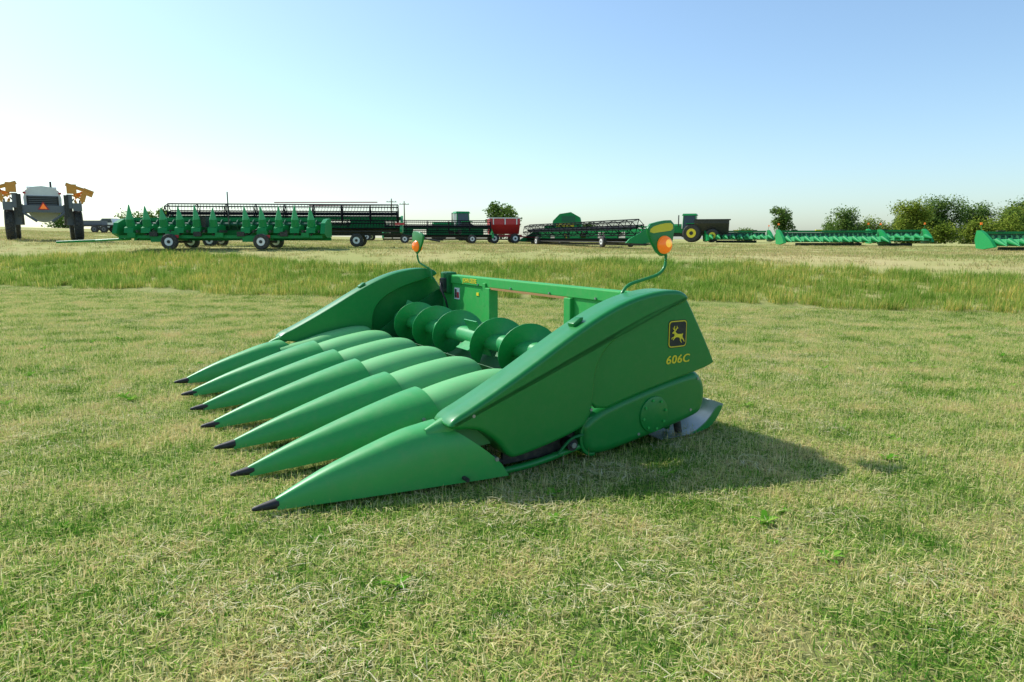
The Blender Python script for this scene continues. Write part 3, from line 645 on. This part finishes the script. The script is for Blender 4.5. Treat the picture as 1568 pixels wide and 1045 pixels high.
mb.box((.3,-.98,2.15),(1.2,.04,.5),M['augerfar']); mb.box((.2,-.98,1.1),(1.8,.04,.5),M['dark'])
for sy in (-1,1): mb.wheel((0,sy*1.2,.55),(0,1,0),.55,.4,M['yellow'])
mb.cyl((-1.5,0,.9),(-3.2,0,.5),.09,M['bggreen']); mb.done('round_baler',4.9,63,R(-8))
cornlow('corn_header.002',24.2,74,R(-3),8,.15,R(8))
cornlow('corn_header.003',26.6,57.5,R(-4),10,.15,R(5))
cornlow('corn_header.004',33.0,59,R(-9),5,.25,R(12))
cornlow('corn_header.005',34.8,45.5,R(-6),8,.15,R(5))
# sprayer, seen from the rear
mb=MB()
for sx_ in (-1,1):
    mb.wheel((sx_*1.85,-1.6,1.0),(1,0,0),1.0,.5,M['grey']); mb.wheel((sx_*1.65,2.2,1.0),(1,0,0),1.0,.45,M['grey'])
    mb.box((sx_*1.4,-1.6,1.75),(.35,.5,1.5),M['grey']); mb.box((sx_*1.3,2.2,1.75),(.3,.4,1.4),M['grey'])
    mb.box((sx_*1.0,.2,2.0),(.25,4.6,.3),M['dark'])
    for zz in (2.55,3.0):
        mb.cyl((sx_*1.75,-2.4,zz),(sx_*2.0,3.0,zz),.08,M['orange'],n=6); mb.cyl((sx_*2.15,-2.4,zz+.1),(sx_*2.35,3.0,zz+.1),.08,M['orange'],n=6)
    for j in range(7):
        yy=-2.4+j*.75; xo=sx_*(1.75+.04*j*.75)
        mb.cyl((xo,yy,2.55),(xo,yy+.75,3.0),.04,M['orange'],n=5); mb.cyl((xo+sx_*.4,yy,2.65),(xo+sx_*.4,yy+.75,3.1),.04,M['orange'],n=5)
        mb.cyl((xo,yy,3.0),(xo+sx_*.4,yy,3.1),.035,M['orange'],n=5)
    mb.cyl((sx_*1.3,-2.5,3.6),(sx_*2.7,-2.6,3.1),.13,M['orange'],n=6); mb.box((sx_*1.6,-2.5,3.3),(.55,.3,.6),M['orange']); mb.box((sx_*2.5,-2.5,3.1),(.6,.35,.4),M['orange'],ry=sx_*.4)
    mb.cyl((sx_*1.6,-2.5,2.9),(sx_*2.3,-2.55,2.6),.06,M['orange'],n=6); mb.box((sx_*2.2,-2.5,2.75),(.3,.3,.5),M['orange'],ry=sx_*.3)
    mb.box((sx_*1.25,-2.5,2.2),(.25,.2,1.4),M['dark'])
    mb.cyl((sx_*.4,-2.4,1.2),(sx_*1.3,-2.5,1.9),.08,M['grey'],n=6)
    mb.box((sx_*1.45,-2.3,2.5),(.3,.5,.9),M['grey']); mb.box((sx_*1.85,-2.45,2.15),(.5,.3,.5),M['grey']); mb.cyl((sx_*2.0,-2.5,1.2),(sx_*2.0,-2.5,2.6),.05,M['black'],n=6)
    mb.cyl((sx_*.8,-2.4,1.5),(sx_*1.7,-2.4,2.7),.04,M['black'],n=5)
hoodp=[(-1.0,2.1),(-1.02,2.7),(-.9,3.15),(-.55,3.38),(0,3.45),(.55,3.38),(.9,3.15),(1.02,2.7),(1.0,2.1)]
mb.ext(hoodp,-2.2,1.2,M['white'],ax=1)
mb.box((0,-2.23,2.52),(1.7,.06,.6),M['black'])
for k in range(5): mb.box((0,-2.27,2.28+k*.12),(1.5,.03,.03),M['grey'])
mb.box((0,-2.3,2.0),(2.3,.3,.45),M['grey']); mb.box((0,2.2,2.9),(1.6,1.5,1.3),M['glass'],taper=.9); mb.box((0,2.2,3.55),(1.7,1.6,.12),M['white'])
mb.add([(-.3,-2.49,1.95),(.3,-2.49,1.95),(0,-2.49,2.45)],[(0,1,2)],M['red'])
mb.add([(-.2,-2.51,2.0),(.2,-2.51,2.0),(0,-2.51,2.34)],[(0,1,2)],M['amber'])
mb.cyl((0,-.2,2.1),(0,1.2,2.1),.9,M['white'],n=16); mb.cyl((.5,-1.2,3.4),(.5,-1.2,3.8),.06,M['black'])
for sx_ in (-.95,.95): mb.box((sx_,-2.3,3.0),(.15,.1,.12),M['red'])
mb.done('field_sprayer',-29.8,44.2,R(34)).scale=(.95,.95,.95)
def pickup(name,x,y,rz):
    mb=MB(); mb.ext([(-2.7,.5),(2.7,.5),(2.75,1.0),(1.6,1.15),(1.0,1.75),(-.4,1.75),(-.6,1.15),(-2.7,1.1)],-.95,.95,M['white'],ax=1)
    mb.ext([(1.45,1.15),(.93,1.68),(-.33,1.68),(-.5,1.15)],-.96,.96,M['glass'],ax=1)
    for sx_ in (-1.7,1.7):
        for sy in (-.85,.85): mb.wheel((sx_,sy,.4),(0,1,0),.4,.25,M['grey'],lug=False)
    mb.done(name,x,y,rz,dz=-.05)
pickup('pickup_truck',-57,99,R(175))
mb=MB(); mb.box((0,0,.8),(6,2,.15),M['dark'])
for sx_ in (-.5,.5):
    for sy in (-1,1): mb.wheel((sx_,sy,.4),(0,1,0),.4,.25,M['grey'],lug=False)
mb.box((-1,0,1.1),(2.2,1.4,.5),M['grey']); mb.cyl((3,0,.8),(4.6,0,.5),.06,M['dark']); mb.done('flatbed_trailer',-46,78,R(5))
for i,(x_,y_) in enumerate([(-26,150),(-24.5,158)]):
    mb=MB(); mb.cyl((0,0,0),(0,0,8.5),.16,M['wood'],.11); mb.box((0,0,7.8),(2.2,.12,.14),M['wood'])
    for k in (-.9,-.3,.3,.9): mb.cyl((k,0,7.87),(k,0,8.05),.05,M['grey'],n=6)
    mb.done('utility_pole' if i==0 else 'utility_pole.%03d'%i,x_,y_,.2)

# ------------------------------------------------------------ trees
def crown(V,F,cx,cy,cz,w,h,n,leaf,lump):
    cl=[]
    for k in range(lump):
        a=random.uniform(0,6.28); zz=random.uniform(-.46,.42); r=random.uniform(.1,.72)*w/2*math.sqrt(max(.08,1-(zz*1.7)**2))
        cl.append((cx+r*math.cos(a),cy+r*math.sin(a),cz+zz*h,random.uniform(.11,.21)*w))
    for i in range(n):
        c=random.choice(cl); d=Vector((random.gauss(0,1),random.gauss(0,1),random.gauss(0,.85))).normalized()*c[3]*random.uniform(.3,1.2)
        p=Vector(c[:3])+d
        u=Vector((random.gauss(0,1),random.gauss(0,1),random.gauss(0,1))).normalized(); v=u.orthogonal().normalized(); s=leaf*random.uniform(.5,1.2)
        o=len(V); V+= [tuple(p+u*s),tuple(p+v*s*.55),tuple(p-u*s),tuple(p-v*s*.55)]; F.append((o,o+1,o+2,o+3))
    return cl
def trunkmesh(mb,x,y,z,h,r,cl):
    mb.cyl((x,y,z-.5),(x+.02*h,y,z+h*.4),r,M['wood'],r*.6,n=8)
    for c in cl[:8]: mb.cyl((x+.015*h,y,z+h*random.uniform(.15,.38)),c[:3],r*.35,M['wood'],r*.1,n=5)
def tree(name,x,y,h,w,mat,n=3500,leaf=.24,specs=None):
    V=[];F=[];mb=MB()
    for (dx,dy,hh,ww) in (specs or [(0,0,h,w)]):
        gz=hz(x+dx,y+dy)-hz(x,y)
        ch=hh*.93
        cl=crown(V,F,dx,dy,gz+hh-ch*.5,ww,ch,int(n*max(.4,ww*hh/70)),leaf,int(18+ww*2.0))
        trunkmesh(mb,dx,dy,gz,hh,.035*hh,cl)
    mb.add(V,F,mat)
    return mb.done(name,x,y,0)
tree('deciduous_tree',-1.9,118,6.3,6.4,M['leafA'],n=6500)
tree('deciduous_tree.001',47.5,122,6.0,5.0,M['leafA'],n=7000)
tree('deciduous_tree.002',64.5,134,6.4,9.6,M['leafA'],n=7000)
tree('tree_line',90,132,0,0,M['leafB'],n=6500,specs=[(-14,0,7.8,9.5),(-7,7,6.6,10),(-19,3,4.6,8),(2,-3,4.9,9),(9,4,7,10),(17,6,7,10),(-4,-5,4.0,8),(-11,-5,3.2,8)])
tree('tree_line.001',90,137,0,0,M['leafA'],n=6500,specs=[(-5,0,8.8,10.5),(3,4,7.8,11),(13,2,8.6,11),(21,4,8.8,12),(-23,5,4.2,7),(28,3,9,12),(7,-3,5.7,9),(-10,4,6.2,9)])
tree('shrub_row',14,130,0,0,M['leafA'],n=4000,specs=[(0,0,3.0,5),(5,1,2.6,4),(-58,0,3,6),(-80,0,4.0,6),(-86,2,3,8),(-100,3,3,8),(30,0,2.2,5)])

# ------------------------------------------------------------ light, sky
sd=Vector((-1.5,.9,0)).normalized(); el=R(44); sv=Vector((sd.x*math.cos(el),sd.y*math.cos(el),math.sin(el)))
sl=bpy.data.lights.new('sun','SUN'); sl.energy=5.0; sl.angle=R(.53); sl.color=(1,.97,.91)
so=bpy.data.objects.new('sun',sl); scene.collection.objects.link(so); so.rotation_euler=sv.to_track_quat('Z','Y').to_euler(); so.location=(-30,20,30)
w=bpy.data.worlds.new('World'); scene.world=w; w.use_nodes=True; N=w.node_tree.nodes; L=w.node_tree.links
sky=N.new('ShaderNodeTexSky'); sky.sky_type='NISHITA'; sky.sun_disc=False; sky.sun_elevation=el; sky.sun_rotation=math.atan2(sd.x,sd.y)
sky.air_density=1.0; sky.dust_density=1.0; sky.ozone_density=1.2; sky.altitude=0
ga=N.new('ShaderNodeGamma'); ga.inputs[1].default_value=.9; L.new(sky.outputs[0],ga.inputs[0])
mu=N.new('ShaderNodeMixRGB'); mu.blend_type='MULTIPLY'; mu.inputs[0].default_value=1; mu.inputs[2].default_value=(1.22,1.42,1.53,1); L.new(ga.outputs[0],mu.inputs[1])
bg=N['Background']; bg.inputs[1].default_value=.15; L.new(mu.outputs[0],bg.inputs[0])

cam=bpy.data.cameras.new('camera'); co=bpy.data.objects.new('camera',cam); scene.collection.objects.link(co); scene.camera=co
cam.lens=24; cam.sensor_width=36; cam.clip_end=8000; cam.clip_start=.05
co.location=(0,0,1.77); co.rotation_euler=(R(90)-math.atan(157/1045),0,0)
scene.view_settings.view_transform='Standard'; scene.view_settings.look='None'; scene.view_settings.exposure=0
